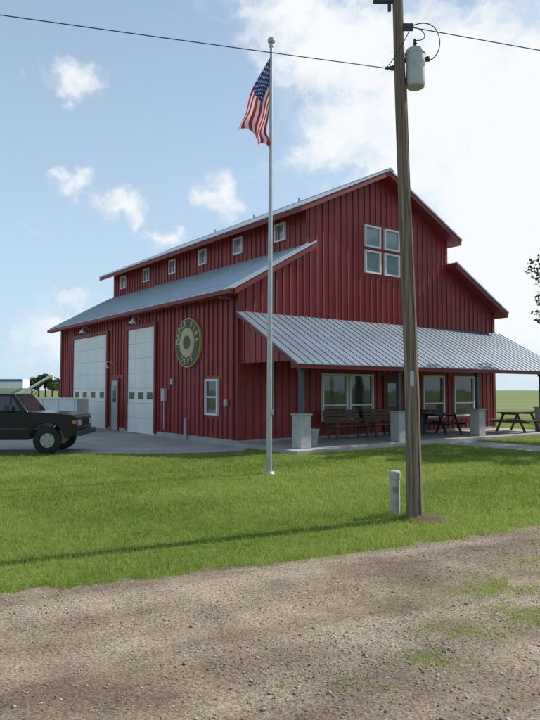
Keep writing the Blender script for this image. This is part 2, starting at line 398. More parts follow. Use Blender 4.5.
# ---------------- grass blades
def mat_blade():
    m,nt,b=new_mat("grass_blade")
    at=N(nt,"ShaderNodeAttribute",attribute_name="col")
    nt.links.new(at.outputs["Color"],b.inputs["Base Color"]); b.inputs["Roughness"].default_value=.55; b.inputs["Specular IOR Level"].default_value=.25
    tl=N(nt,"ShaderNodeBsdfTranslucent"); nt.links.new(at.outputs["Color"],tl.inputs[0])
    mx=N(nt,"ShaderNodeMixShader"); mx.inputs[0].default_value=.5
    nt.links.new(b.outputs[0],mx.inputs[1]); nt.links.new(tl.outputs[0],mx.inputs[2])
    nt.links.new(mx.outputs[0],nt.nodes["Material Output"].inputs[0]); return m
M_BLADE=mat_blade()
def vnoise(x,y):
    return (np.sin(x*.9+1.3*np.sin(y*.7))+np.sin(y*1.1+1.7*np.sin(x*.5+2))+.7*np.sin(x*2.3-y*1.9)+.5*np.sin(x*5.1+y*4.3+np.sin(y*3)))/3.2
def blades(name,x,y,h,w,zb=0,col=None):
    n=len(x); ang=rng.uniform(0,2*math.pi,n); ln=rng.uniform(.15,1.0,n)*h; la=rng.uniform(0,2*math.pi,n)
    v=np.zeros((n,3,3))
    v[:,0,0]=x-np.cos(ang)*w/2; v[:,0,1]=y-np.sin(ang)*w/2; v[:,0,2]=zb
    v[:,1,0]=x+np.cos(ang)*w/2; v[:,1,1]=y+np.sin(ang)*w/2; v[:,1,2]=zb
    v[:,2,0]=x+np.cos(la)*ln; v[:,2,1]=y+np.sin(la)*ln; v[:,2,2]=zb+h
    me=bpy.data.meshes.new(name); me.vertices.add(n*3); me.vertices.foreach_set("co",v.ravel())
    me.loops.add(n*3); me.loops.foreach_set("vertex_index",np.arange(n*3,dtype=np.int32))
    me.polygons.add(n); me.polygons.foreach_set("loop_start",np.arange(0,n*3,3,dtype=np.int32)); me.polygons.foreach_set("loop_total",np.full(n,3,dtype=np.int32))
    me.update()
    sd=(x-RA[0])*RN[0]+(y-RA[1])*RN[1]
    mow=.08*np.sign(np.sin(sd*2*math.pi/1.9+.15*np.sin(x)))
    fine=.2*np.sin(x*11+3*np.sin(y*7))*np.sin(y*13+2*np.sin(x*5))
    q=np.clip(.55+.5*vnoise(x,y)+mow+fine+rng.normal(0,.22,n),0,1)[:,None]
    c=np.array([.17,.28,.035])*(1-q)+np.array([.42,.49,.11])*q
    dry=rng.random(n)<.06; c[dry]=np.array([.5,.45,.2])
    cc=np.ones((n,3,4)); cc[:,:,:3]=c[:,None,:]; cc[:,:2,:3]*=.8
    at=me.attributes.new("col",'FLOAT_COLOR','POINT'); at.data.foreach_set("color",cc.astype(np.float32).ravel())
    me.materials.append(M_BLADE); o=bpy.data.objects.new(name,me); S.collection.objects.link(o); return o
def keep(x,y):
    rel=np.stack([x-RA[0],y-RA[1]]); a=rel[0]*RE[0]+rel[1]*RE[1]; s=rel[0]*RN[0]+rel[1]*RN[1]
    k=s>edge(a)-.03-rng.exponential(.08,len(x))*np.clip(.8+1.2*vnoise(x*3,y*3),0,2)
    lx=(x-P0.x)*BX.x+(y-P0.y)*BX.y; ly=(x-P0.x)*BY.x+(y-P0.y)*BY.y
    k&=~((lx>-.2)&(lx<W+.35)&(ly>-3.03))
    k&=~((lx>5.66)&(lx<7.44)&(ly<-2.9)&(ly>-16))
    k&=((x-2.0)**2+(y-8.62)**2)>.22**2*rng.uniform(.3,1.6,len(x))
    yl=np.where(x<-2.5,17.25+rng.normal(0,.02,len(x)),np.interp(x,[-2.5,-.75,-.6],[17.35,17.9,19.5]))
    k&=~((lx<=-.0)&(y>yl))
    k&=~((x<-.9)&(y>17.25))
    return k
X=[];Y=[];HH=[];WW=[]
for (y0,y1,den,h,w) in ((3.5,9,3000,.05,.0055),(9,13,1900,.05,.008),(13,18,1200,.045,.012),(18,30,500,.04,.02)):
    xa,xb=(-.62*y1-1,.62*y1+1.5)
    if y0>=18: xa=-1
    n=int((xb-xa)*(y1-y0)*den); x=rng.uniform(xa,xb,n); y=rng.uniform(y0,y1,n); k=keep(x,y); x=x[k];y=y[k]
    X.append(x);Y.append(y);HH.append(h*rng.uniform(.5,1.35,len(x)));WW.append(w*rng.uniform(.6,1.4,len(x)))
x=np.concatenate(X);y=np.concatenate(Y);ww=np.concatenate(WW)
fine=np.sin(x*9+3*np.sin(y*6))*np.sin(y*11+2*np.sin(x*5))
hh=np.concatenate(HH)*(1+.25*vnoise(x*2,y*2)+.3*fine)
sd=(x-RA[0])*RN[0]+(y-RA[1])*RN[1]; hh*=1+.3*np.exp(-np.abs(sd)/.25)
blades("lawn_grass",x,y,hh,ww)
X=[];Y=[]
for (cx,cy,rx,ry,n) in ((1.95,5.5,.75,.35,7000),(2.0,4.8,.6,.3,4200),(1.3,4.4,.35,.25,1600),(.5,3.7,.25,.13,500),(.97,4.0,.28,.16,1100),(.06,3.72,.15,.1,160),(2.6,6.2,.7,.35,2600),(2.1,3.9,.4,.3,1300),(-1.2,4.6,.2,.1,60),(1.6,5.0,.9,.6,2400),(3.2,6.9,.6,.3,1200)):
    X.append(rng.normal(cx,rx*.5,n)); Y.append(rng.normal(cy,ry*.5,n))
x=np.concatenate(X);y=np.concatenate(Y); m_=vnoise(x*9,y*9)+rng.normal(0,.25,len(x))>-.05; x=x[m_];y=y[m_]
blades("road_weeds",x,y,rng.uniform(.008,.035,len(x)),rng.uniform(.003,.006,len(x)),road_z(x,y)-.003)
t=rng.uniform(0,2*math.pi,900); rr=rng.uniform(.08,.3,900); bx=np.where(rng.random(900)<.4,1.88,1.68); by=np.where(bx>1.8,8.62,8.8)
blades("pole_base_grass",bx+np.cos(t)*rr,by+np.sin(t)*rr,rng.uniform(.05,.12,900),rng.uniform(.004,.007,900))

# ---------------- stones
def mat_stone():
    m,nt,b=new_mat("stone"); at=N(nt,"ShaderNodeAttribute",attribute_name="col"); nt.links.new(at.outputs["Color"],b.inputs["Base Color"]); b.inputs["Roughness"].default_value=.85
    b.inputs["Specular IOR Level"].default_value=.2
    return m
def stones(name,x,y,sz,grey):
    n=len(x); base=np.array([(1,0,0),(-1,0,0),(0,1,0),(0,-1,0),(0,0,1),(0,0,-1)],float)
    tri=np.array([(0,2,4),(2,1,4),(1,3,4),(3,0,4),(2,0,5),(1,2,5),(3,1,5),(0,3,5)])
    v=base[None]*rng.uniform(.55,1.1,(n,6,1))+rng.normal(0,.15,(n,6,3))
    v*=sz[:,None,None]*np.array([1,.8,.55]); a=rng.uniform(0,6.28,n); c,s=np.cos(a),np.sin(a)
    vx=v[:,:,0]*c[:,None]-v[:,:,1]*s[:,None]; vy=v[:,:,0]*s[:,None]+v[:,:,1]*c[:,None]
    P=np.stack([vx+x[:,None],vy+y[:,None],v[:,:,2]+(road_z(x,y)+sz*.25)[:,None]],-1)
    me=bpy.data.meshes.new(name); me.vertices.add(n*6); me.vertices.foreach_set("co",P.ravel())
    F_=(tri[None]+np.arange(n)[:,None,None]*6).reshape(-1); nf=n*8
    me.loops.add(nf*3); me.loops.foreach_set("vertex_index",F_.astype(np.int32)); me.polygons.add(nf)
    me.polygons.foreach_set("loop_start",np.arange(0,nf*3,3,dtype=np.int32)); me.polygons.foreach_set("loop_total",np.full(nf,3,dtype=np.int32)); me.update()
    q=rng.random((n,1)); col=np.array([.2,.15,.105])*(1-q)+np.array([.46,.39,.3])*q
    col=np.where(rng.random((n,1))<grey[:,None],np.array([.36,.35,.34])*rng.uniform(.45,1.6,(n,1)),col)
    cc=np.ones((n,6,4)); cc[:,:,:3]=col[:,None,:]
    at=me.attributes.new("col",'FLOAT_COLOR','POINT'); at.data.foreach_set("color",cc.astype(np.float32).ravel())
    me.materials.append(mat_stone()); o=bpy.data.objects.new(name,me); S.collection.objects.link(o)
n=160000; x=rng.uniform(-4.5,6.5,n); y=rng.uniform(2.4,8.8,n)
rel=np.stack([x-RA[0],y-RA[1]]); s=rel[0]*RN[0]+rel[1]*RN[1]; a=rel[0]*RE[0]+rel[1]*RE[1]
trk=np.exp(-((s+1.5)/.3)**2)+np.exp(-((s+3.1)/.3)**2)
k=(s<edge(a)-.02)&(rng.random(n)<(.35+.65*np.clip(.5+vnoise(x*1.5,y*2.5),0,1))*(1-.7*trk)); x=x[k];y=y[k]
sz=rng.lognormal(math.log(.0044),.48,len(x)); near=np.exp(-(((x-1.7)/1.3)**2+((y-3.4)/.7)**2)); sz*=1+1.5*near*rng.random(len(x))
stones("gravel_stones",x,y,np.clip(sz,.002,.022),.22+.6*near)

# ================================================================ FLAGPOLE + FLAG
FP=Vector((-.02,13.2,0))
fp=empty("flagpole",FP)
m=MB(); m.cyl((0,0,0),(0.05,0,8.88),.06,.032,n=20); m.cyl((0,0,0),(0,0,.05),.13,.1,n=20); m.cyl((.05,0,8.88),(.05,0,8.95),.045,.045)
m.cyl((.09,-.03,1.2),(.11,-.03,8.8),.004,n=6); m.box(.05,.1,-.03,.02,1.2,1.3)
m.make("pole",M_GALV,fp,True)
m=MB(); m.lathe((.05,0,9.01),[(0,-.08),(.05,-.065),(.078,-.025),(.08,.02),(.06,.055),(.03,.075),(0,.08)],18); m.make("finial_ball",M_GALV,fp,True)
fl=empty("american_flag",FP+Vector((.02,0,8.65)))
def mat_flag():
    m,nt,b=new_mat("flag_cloth"); b.inputs["Roughness"].default_value=.8
    uv=N(nt,"ShaderNodeUVMap",uv_map="UVMap"); sp=N(nt,"ShaderNodeSeparateXYZ"); nt.links.new(uv.outputs[0],sp.inputs[0])
    def mth(op,a,bb=None,c=None):
        n=N(nt,"ShaderNodeMath",operation=op)
        for i,v in enumerate((a,bb,c)):
            if v is None: continue
            if isinstance(v,(int,float)): n.inputs[i].default_value=v
            else: nt.links.new(v,n.inputs[i])
        return n.outputs[0]
    u,v=sp.outputs[0],sp.outputs[1]
    st=mth('MODULO',mth('FLOOR',mth('MULTIPLY',v,13)),2)
    can=mth('MULTIPLY',mth('LESS_THAN',u,.4),mth('LESS_THAN',v,7/13))
    cu=mth('MULTIPLY',u,6/.4); cv=mth('MULTIPLY',v,9/(7/13)); off=mth('MULTIPLY',mth('MODULO',mth('FLOOR',cv),2),.5)
    fu=mth('SUBTRACT',mth('FRACT',mth('ADD',cu,off)),.5); fv=mth('SUBTRACT',mth('FRACT',cv),.5)
    star=mth('LESS_THAN',mth('ADD',mth('MULTIPLY',fu,fu),mth('MULTIPLY',fv,fv)),.06)
    m1=N(nt,"ShaderNodeMixRGB"); nt.links.new(st,m1.inputs[0]); m1.inputs[1].default_value=(.5,.02,.03,1); m1.inputs[2].default_value=(.75,.75,.75,1)
    m2=N(nt,"ShaderNodeMixRGB"); nt.links.new(star,m2.inputs[0]); m2.inputs[1].default_value=(.02,.035,.15,1); m2.inputs[2].default_value=(.5,.5,.55,1)
    m3=N(nt,"ShaderNodeMixRGB"); nt.links.new(can,m3.inputs[0]); nt.links.new(m1.outputs[0],m3.inputs[1]); nt.links.new(m2.outputs[0],m3.inputs[2])
    nt.links.new(m3.outputs[0],b.inputs["Base Color"])
    tl=N(nt,"ShaderNodeBsdfTranslucent"); nt.links.new(m3.outputs[0],tl.inputs[0]); mx=N(nt,"ShaderNodeMixShader"); mx.inputs[0].default_value=.4
    nt.links.new(b.outputs[0],mx.inputs[1]); nt.links.new(tl.outputs[0],mx.inputs[2]); nt.links.new(mx.outputs[0],nt.nodes["Material Output"].inputs[0])
    return m
nu,nv=70,50; vs=[];uvs=[]
for j in range(nv+1):
    for i in range(nu+1):
        s=i/nu; h=j/nv
        A=Vector((0,0,0)); Bp=Vector((-.62,0,-1.5)); C=Vector((0,0,-1.05)); D=Vector((-.05,0,-2.0))
        p=(A*(1-s)+Bp*s)*(1-h)+(C*(1-s)+D*s)*h
        p.x+=-.16*math.sin(math.pi*s)*(1-h)*.7 -.03*math.sin(math.pi*s)*h
        ph=h*10+s*2.5
        amp=.13*(s**.7)*(1-.3*h)
        p.y+=amp*math.sin(ph)+.04*s*math.sin(s*9+h*3)
        p.x+=.05*s*math.sin(ph+1.2)+.035*math.sin(s*11+h*5)*s
        p.z+=.05*s*math.sin(ph+2)+.03*s*math.sin(s*8)
        vs.append((p.x-.0,p.y,p.z)); uvs.append((s,h))
me=bpy.data.meshes.new("cloth"); fs=[(j*(nu+1)+i,j*(nu+1)+i+1,(j+1)*(nu+1)+i+1,(j+1)*(nu+1)+i) for j in range(nv) for i in range(nu)]
me.from_pydata(vs,[],fs); ul=me.uv_layers.new(name="UVMap")
for lp in me.loops: ul.data[lp.index].uv=uvs[lp.vertex_index]
me.polygons.foreach_set("use_smooth",[True]*len(me.polygons)); me.materials.append(mat_flag())
o=bpy.data.objects.new("cloth",me); S.collection.objects.link(o); o.parent=fl

# ================================================================ UTILITY POLE
UP=Vector((1.92,8.63,0)); up=empty("utility_pole",UP)
def upx(z): return -.022*z
m=MB(); NS=24; nz_=80; vs=[];fs=[]
for k in range(nz_+1):
    z=9.2*k/nz_; r0=.105-.005*z
    for i in range(NS):
        t=2*math.pi*i/NS; r_=r0*(1+.02*math.sin(t*3+z*.7)+.012*math.sin(t*7+z*1.9)); vs.append((upx(z)+.012*math.sin(z*.8)+r_*math.cos(t),r_*math.sin(t),z))
for k in range(nz_):
    for i in range(NS): fs.append((k*NS+i,k*NS+(i+1)%NS,(k+1)*NS+(i+1)%NS,(k+1)*NS+i))
fs.append(tuple(range(nz_*NS,nz_*NS+NS))); m.add(vs,fs)
m.make("pole",M_GREYW,up,True)
# drying cracks
for (ang_,z0,z1) in ((-1.9,.3,2.6),(-1.3,1.9,4.4),(-1.7,3.9,6.4),(-1.0,.5,1.6),(-2.3,2.8,4.0)):
    pts=[]
    for k in range(14):
        z=z0+(z1-z0)*k/13; r_=(.105-.005*z)*1.012; a_=ang_+.04*math.sin(z*5)
        pts.append((upx(z)+.012*math.sin(z*.8)+r_*math.cos(a_),r_*math.sin(a_),z))
    tube("crack",pts,.0025,M_BARK,up)
m=MB(); m.box(-.07,-.02,-.118,-.1,1.75,1.95); m.make("tag",M_GALV,up)
tube("ground_wire",[(upx(z)+.06,-.09+.005*z,z) for z in np.linspace(0,6,20)],.005,M_DARK,up)
tx=.065; tz=5.82
m=MB(); m.lathe((tx,-.02,tz),[(0,0),(.115,0),(.125,.02),(.13,.06),(.13,.44),(.14,.45),(.14,.48),(.12,.52),(.05,.55),(0,.555)],28); m.make("transformer_can",M_GREY,up,True)
m=MB(); m.box(-.2,tx-.08,-.05,.02,tz+.08,tz+.12); m.box(-.2,tx-.08,-.05,.02,tz+.36,tz+.4)
m.cyl((tx+.13,-.05,tz+.36),(tx+.19,-.06,tz+.36),.02); m.cyl((tx+.12,-.1,tz+.36),(tx+.16,-.14,tz+.36),.02)
m.make("brackets",M_DARK,up)
def insul(mb,p,sc=1,d=(0,0,1)):
    p=Vector(p); d=Vector(d).normalized()
    for i,r in enumerate((.03,.045,.03,.045,.03,.04)):
        mb.cyl(p+d*(.022*i*sc),p+d*(.022*(i+1)*sc),r*sc*.8,r*sc*.6,n=12)
m=MB(); insul(m,(tx,-.02,tz+.55),.9); insul(m,(-.34,0,6.1),.9,(1,0,0)); insul(m,(-.08,-.1,6.62),.8,(1,0,0)); insul(m,(-.42,0,7.08),1.1); 
m.make("insulators",M_POST,up,True)
m=MB(); m.box(-.5,-.12,-.03,.03,7.02,7.08); m.box(-.3,-.26,-.02,.02,6.9,7.04); m.cyl((-.34,0,6.1),(-.15,0,6.1),.012); m.box(-.12,.02,-.12,-.08,6.57,6.66); m.box(-.26,-.2,-.02,.02,6.07,6.13); m.make("pole_hardware",M_DARK,up)
tube("jumper",bez((-.02,-.1,6.62),(.42,-.1,6.85),(.48,-.1,6.25),(tx+.19,-.06,tz+.36),20),.007,M_BLACKW,up)
tube("jumper_b",bez((-.05,-.1,6.62),(.2,-.15,6.6),(.25,-.1,6.4),(tx,-.02,tz+.66),20),.006,M_BLACKW,up)
tube("jumper_c",bez((-.3,-.02,6.13),(-.2,-.2,6.2),(-.05,-.2,6.5),(-.02,-.1,6.6),14),.006,M_BLACKW,up)
pl=empty("power_line")
def wire(nm,a,b,sag,r=.009):
    a=Vector(a);b=Vector(b); pts=[]
    for i in range(81):
        t=i/80; p=a.lerp(b,t); p.z-=4*sag*t*(1-t); pts.append(p)
    tube(nm,pts,r,M_BLACKW,pl)
wire("wire_west",(UP.x-.34,UP.y,6.1),(-37,-3.4,6.15),.3,.006)
wire("wire_east",(UP.x-.03,UP.y-.1,6.62),(40,14.6,6.75),.9,.0065)
wire("wire_top",(UP.x-.42,UP.y,7.25),(-37,-3.4,7.4),.1,.007)
for i,(px,py) in enumerate(((-37,-3.4),(40,14.6))):
    e=empty("utility_pole",(px,py,0)); m=MB(); m.cyl((0,0,0),(0,0,8.8),.13,.09,n=14); m.box(-.08,.08,-.7,.7,7.0,7.1)
    m.make("pole",M_GREYW,e,True)
e=empty("utility_marker_post",(1.69,8.8,0)); m=MB()
m.lathe((0,0,0),[(.07,0),(.07,.5),(.08,.5),(.08,.585),(.07,.605),(.03,.615),(0,.615)],8); m.make("housing",M_MARK,e,bevel=.004)
m=MB(); m.box(-.035,.035,-.071,-.066,.32,.4); m.make("label",M_LABEL,e)

# ================================================================ BENCH / TABLES
def bench(name,x,y,rz=0,w=1.7,mat=M_WOODB):
    p=LW(x,y,.1); e=empty(name,p,ANG+rz); m=MB()
    for i in range(4): m.box(-w/2,w/2,-.45+i*.11,-.36+i*.11,.42,.455)
    for i in range(4): 
        zz=.52+i*.11; yy=.03+i*.03
        m.hexa([(-w/2,yy,zz),(w/2,yy,zz),(w/2,yy+.03,zz),(-w/2,yy+.03,zz),(-w/2,yy+.03,zz+.085),(w/2,yy+.03,zz+.085),(w/2,yy+.06,zz+.085),(-w/2,yy+.06,zz+.085)])
    m.make("slats",mat,e)
    m=MB()
    for xx in (-w/2+.1,w/2-.15):
        m.box(xx,xx+.05,-.43,-.37,0,.42); m.box(xx,xx+.05,-.02,.04,0,.42); m.box(xx,xx+.05,-.43,.04,.36,.41)
        m.hexa([(xx,.05,.42),(xx+.05,.05,.42),(xx+.05,.1,.42),(xx,.1,.42),(xx,.17,.96),(xx+.05,.17,.96),(xx+.05,.21,.96),(xx,.21,.96)])
        m.box(xx-.01,xx+.06,-.45,.06,.62,.65); m.box(xx,xx+.05,-.43,-.38,.42,.62)
    m.make("frame",mat,e)
bench("park_bench",3.9,-.5,0,1.6); bench("park_bench",5.55,-.5,0,1.35)
def picnic(name,x,y,rz,mat,z=.1,w=1.8):
    e=empty(name,LW(x,y,z),ANG+rz); m=MB()
    for i in range(5): m.box(-w/2,w/2,-.37+i*.15,-.24+i*.15,.72,.76)
    for s in (-1,1):
        for i in range(2): m.box(-w/2,w/2,s*.68-.13+i*.14,s*.68-.01+i*.14,.43,.465)
    for xx in (-w/2+.3,w/2-.35):
        m.box(xx,xx+.05,-.78,.78,.36,.43)
        m.box(xx,xx+.05,-.36,.36,.66,.72)
        for s in (-1,1):
            m.hexa([(xx+.05,s*.62,0),(xx+.09,s*.62,0),(xx+.09,s*.53,0),(xx+.05,s*.53,0),(xx+.05,s*.3,.72),(xx+.09,s*.3,.72),(xx+.09,s*.21,.72),(xx+.05,s*.21,.72)])
    m.make("boards",mat,e)
picnic("picnic_table",11.7,-1.9,.1,M_WOODB); picnic("picnic_table",8.1,-1.1,0,M_DARK,w=1.5)
e=empty("planter_tub",LW(1.35,-1.7,.1)); m=MB(); m.lathe((0,0,0),[(0,0),(.24,0),(.3,.4),(.32,.42),(.32,.46),(.28,.46),(.26,.36),(0,.36)],24); m.make("tub",M_PED,e,True)
e=empty("trash_can",LW(7.7,-.5,.1)); m=MB(); m.lathe((0,0,0),[(0,0),(.22,0),(.26,.75),(.28,.76),(.28,.8),(.2,.88),(0,.9)],20); m.make("bin",M_DARK,e,True)

# ================================================================ PICKUP TRUCK
car=empty("pickup_truck",(-5.12,17.95,0.008),math.radians(3))
hw=.88
def arcp(cx,cz,r,a0,a1,n=12): return [(cx+r*math.cos(math.radians(a0+(a1-a0)*i/n)),cz+r*math.sin(math.radians(a0+(a1-a0)*i/n))) for i in range(n+1)]
prof=[(-.02,.5),(-.3,.42)]+arcp(-.8,.37,.45,8,172)+[(-1.27,.38),(-3.5,.38)]+arcp(-4.0,.37,.45,8,172)+[(-4.5,.5),(-5.0,.55),(-5.02,1.08),(-3.0,1.08),(-2.96,1.12),(-1.35,1.12),(-.6,1.08),(-.1,1.03),(-.03,.96)]
m=MB(); m.prism(prof,'y',-hw,hw); m.make("lower_body",M_CAR,car,bevel=.025)
def gh(m,x0b,x0t,x1b,x1t,zb,zt,wb,wt,mi=0):
    m.hexa([(x1b,-wb,zb),(x0b,-wb,zb),(x0b,wb,zb),(x1b,wb,zb),(x1t,-wt,zt),(x0t,-wt,zt),(x0t,wt,zt),(x1t,wt,zt)],mi)
m=MB(); gh(m,-1.3,-1.7,-2.98,-2.85,1.1,1.6,hw-.03,hw-.14); m.make("cabin",M_CAR,car,bevel=.03)
m=MB(); m.box(-5.02,-3.02,-hw,-hw+.09,1.082,1.2); m.box(-5.02,-3.02,hw-.09,hw,1.082,1.2); m.box(-5.02,-4.96,-hw+.09,hw-.09,1.082,1.2); m.box(-3.08,-3.02,-hw+.09,hw-.09,1.082,1.2); m.make("bed_rails",M_CAR,car,bevel=.01)
m=MB(); m.box(-4.95,-3.09,-hw+.1,hw-.1,1.081,1.086); m.make("bed_floor",M_DARK,car)
def sw(m,xa_b,xb_b,xa_t,xb_t,side,z0=1.15,z1=1.53):
    def yy(z): return side*((hw-.03)+(z-1.1)/.5*(-.11)+.006)
    vs=[(xa_b,yy(z0),z0),(xb_b,yy(z0),z0),(xb_t,yy(z1),z1),(xa_t,yy(z1),z1)]
    vo=[(v[0],v[1]-side*.02,v[2]) for v in vs]; m.add(vs+vo,[(0,1,2,3),(4,5,6,7),(0,1,5,4),(1,2,6,5),(2,3,7,6),(3,0,4,7)])
m=MB()
for s in (-1,1):
    sw(m,-1.5,-1.72,-1.76,-1.76,s); sw(m,-1.78,-2.82,-1.8,-2.76,s)
m.add([(-1.34,-.74,1.15),(-1.34,.74,1.15),(-1.65,.68,1.54),(-1.65,-.68,1.54)],[(0,1,2,3)])
m.add([(-2.98,-.72,1.2),(-2.98,.72,1.2),(-2.88,.66,1.54),(-2.88,-.66,1.54)],[(0,1,2,3)])
m.make("glass",M_GLASSC,car)
m=MB()
for wx in (-.8,-4.0):
    for s in (-1,1):
        prev=[(.2,-.1),(.32,-.1),(.36,-.07),(.36,.07),(.32,.1),(.2,.1)]
        n=28; vs=[];fs=[]
        for (r_,yy) in prev:
            for i in range(n):
                t=2*math.pi*i/n; vs.append((wx+r_*math.cos(t),s*(hw-.1)+yy,.36+r_*math.sin(t)))
        for k in range(len(prev)-1):
            for i in range(n): fs.append((k*n+i,k*n+(i+1)%n,(k+1)*n+(i+1)%n,(k+1)*n+i))
        m.add(vs,fs)
m.make("tires",M_RUB,car,True)
m=MB()
for wx in (-.8,-4.0):
    for s in (-1,1):
        c=s*(hw-.02); m.cyl((wx,s*(hw-.12),.36),(wx,c-s*.03,.36),.205,.19,n=24)
        for k in range(6):
            a=k*math.pi/3; m.cyl((wx+.13*math.cos(a),c-s*.03,.36+.13*math.sin(a)),(wx+.13*math.cos(a),c-s*.01,.36+.13*math.sin(a)),.035,.025,n=8)
        m.cyl((wx,c-s*.03,.36),(wx,c+s*.01,.36),.06,.05,n=12)
m.make("wheels",M_CHROME,car,True)
m=MB(); m.box(-.06,.1,-.86,.86,.48,.63); m.box(-5.12,-5.0,-.86,.86,.5,.64); m.make("bumpers",M_DARK,car,bevel=.02)
m=MB(); m.box(-.02,.0,-.45,.45,.72,.92)
for k in range(7): m.box(.0,.012,-.4+k*.12,-.36+k*.12,.74,.9)
for s in (-1,1):
    m.box(-1.85,-1.7,s*(hw+.09)-.07,s*(hw+.09)+.07,1.14,1.3); m.box(-3.4,-1.28,s*(hw+.005)-.012,s*(hw+.005)+.012,.66,.7)
m.make("grille_mirrors",M_DARK,car)
m=MB()
for s in (-1,1): m.box(-.03,.01,s*.62-.12,s*.62+.12,.74,.9)
m.make("headlights",M_LENS,car,bevel=.01)
m=MB()
for s in (-1,1): m.box(-.14,-.03,s*(hw+.004)-.005,s*(hw+.004)+.005,.8,.88); m.box(-5.03,-5.01,s*.78-.08,s*.78+.08,.7,.95)
m.make("marker_lamps",M_ORANGE,car)
m=MB()
for xx in (-1.62,-2.86,-3.01):
    for s in (-1,1): m.box(xx,xx+.006,s*(hw+.001)-.002,s*(hw+.001)+.002,.45,1.08)
m.box(-1.95,-1.8,-hw-.02,-hw-.001,.92,.95); m.box(-2.78,-2.62,-hw-.02,-hw-.001,.92,.95)
m.make("door_seams",M_RUB,car)
# utility trailer behind
e=empty("utility_trailer",(-9.9,26.5,0),0.05); m=MB()
m.box(-2.4,2.2,-1,-.95,.65,1.35); m.box(-2.4,2.2,.95,1,.65,1.35); m.box(2.15,2.2,-.95,.95,.65,1.35); m.box(-2.4,-2.35,-.95,.95,.65,1.35); m.box(-2.35,2.15,-.95,.95,.6,.66)
for k in range(8): m.box(-2.3+k*.62,-2.24+k*.62,-1.04,-1,.62,1.38)
m.box(-2.4,2.2,-1.05,-1,1.35,1.4)
m.make("box_sides",M_WHITE,e)
m=MB()
for s in (-1,1):
    for xx in (-.4,.4): m.cyl((xx,s*1.08,.35),(xx,s*1.28,.35),.35,n=24)
m.make("tires",M_RUB,e,True)
m=MB(); m.box(-2.3,2.2,-.9,.9,.5,.58); m.make("frame",M_DARK,e)
# distant farm machinery
e=empty("semi_trailer",(-35.3,80,0),.05); m=MB()
m.box(-6.5,5,-1.25,1.25,1.9,3.05)
for k in range(14): m.box(-6.4+k*.85,-6.32+k*.85,-1.3,-1.25,1.95,3.0)
m.hexa([(-4,-.6,1.1),(3,-.6,1.1),(3,.6,1.1),(-4,.6,1.1),(-6,-1.2,1.9),(4.6,-1.2,1.9),(4.6,1.2,1.9),(-6,1.2,1.9)]); m.make("hopper",M_WHITE,e)
m=MB(); m.box(-6.5,5,-1.33,-1.305,2.75,3.0); m.make("stripe",M_BLUE,e)
m=MB()
for xx in (-4.5,-3.3,3.2,4.4): m.cyl((xx,-1.2,.5),(xx,1.2,.5),.5,n=20)
m.box(-5,5,-.4,.4,.95,1.15); m.make("axles",M_RUB,e)
e=empty("grain_auger",(-28.6,77,0)); m=MB()
m.cyl((-2.2,0,.6),(2.6,0,3.5),.16,n=12); m.cyl((2.6,0,3.5),(2.75,0,2.9),.14,n=12); m.box(-2.7,-1.8,-.5,.5,.3,.8)
m.make("tube",M_WHITE,e)
m=MB()
for s in (-1,1):
    m.cyl((-.2,s*.9,.45),(1.5,s*.15,2.75),.05,n=8); m.cyl((-.2,s*.9,.45),(-1.0,s*.15,1.25),.05,n=8); m.cyl((-.2,s*.85,.45),(-.2,s*1.05,.45),.45,n=20)
m.cyl((-.2,-.95,.45),(-.2,.95,.45),.05); m.make("undercarriage",M_DARK,e)

# ================================================================ TREES
def mat_leaf():
    m,nt,b=new_mat("leaf"); at=N(nt,"ShaderNodeAttribute",attribute_name="col"); nt.links.new(at.outputs["Color"],b.inputs["Base Color"]); b.inputs["Roughness"].default_value=.6
    tl=N(nt,"ShaderNodeBsdfTranslucent"); nt.links.new(at.outputs["Color"],tl.inputs[0]); mx=N(nt,"ShaderNodeMixShader"); mx.inputs[0].default_value=.35
    nt.links.new(b.outputs[0],mx.inputs[1]); nt.links.new(tl.outputs[0],mx.inputs[2]); nt.links.new(mx.outputs[0],nt.nodes["Material Output"].inputs[0]); return m
M_LEAF=mat_leaf()
def leaves(name,cent,rad,per,size,parent):
    P=[];C=[]
    for c,r_ in zip(cent,rad):
        d=rng.normal(0,1,(per,3)); d/=np.linalg.norm(d,axis=1)[:,None]; P.append(np.array(c)+d*r_*(rng.random((per,1))**.4)*np.array([1,1,.75]))
        q=rng.random(); C.append(np.tile(np.array([.035,.06,.014])*(1-q)+np.array([.08,.115,.03])*q,(per,1))*rng.uniform(.7,1.3,(per,1)))
    P=np.concatenate(P);C=np.concatenate(C);n=len(P)
    u=rng.normal(0,1,(n,3));u/=np.linalg.norm(u,axis=1)[:,None];w=rng.normal(0,1,(n,3));w-=u*(u*w).sum(1)[:,None];w/=np.linalg.norm(w,axis=1)[:,None]
    s=size*rng.uniform(.6,1.4,(n,1)); v=np.stack([P-u*s,P-w*s*.5,P+u*s,P+w*s*.5],1)
    me=bpy.data.meshes.new(name); me.vertices.add(n*4); me.vertices.foreach_set("co",v.ravel()); me.loops.add(n*4); me.loops.foreach_set("vertex_index",np.arange(n*4,dtype=np.int32))
    me.polygons.add(n); me.polygons.foreach_set("loop_start",np.arange(0,n*4,4,dtype=np.int32)); me.polygons.foreach_set("loop_total",np.full(n,4,dtype=np.int32)); me.update()
    cc=np.ones((n,4,4)); cc[:,:,:3]=C[:,None,:]; at=me.attributes.new("col",'FLOAT_COLOR','POINT'); at.data.foreach_set("color",cc.astype(np.float32).ravel())
    me.materials.append(M_LEAF); o=bpy.data.objects.new(name,me); S.collection.objects.link(o); o.parent=parent
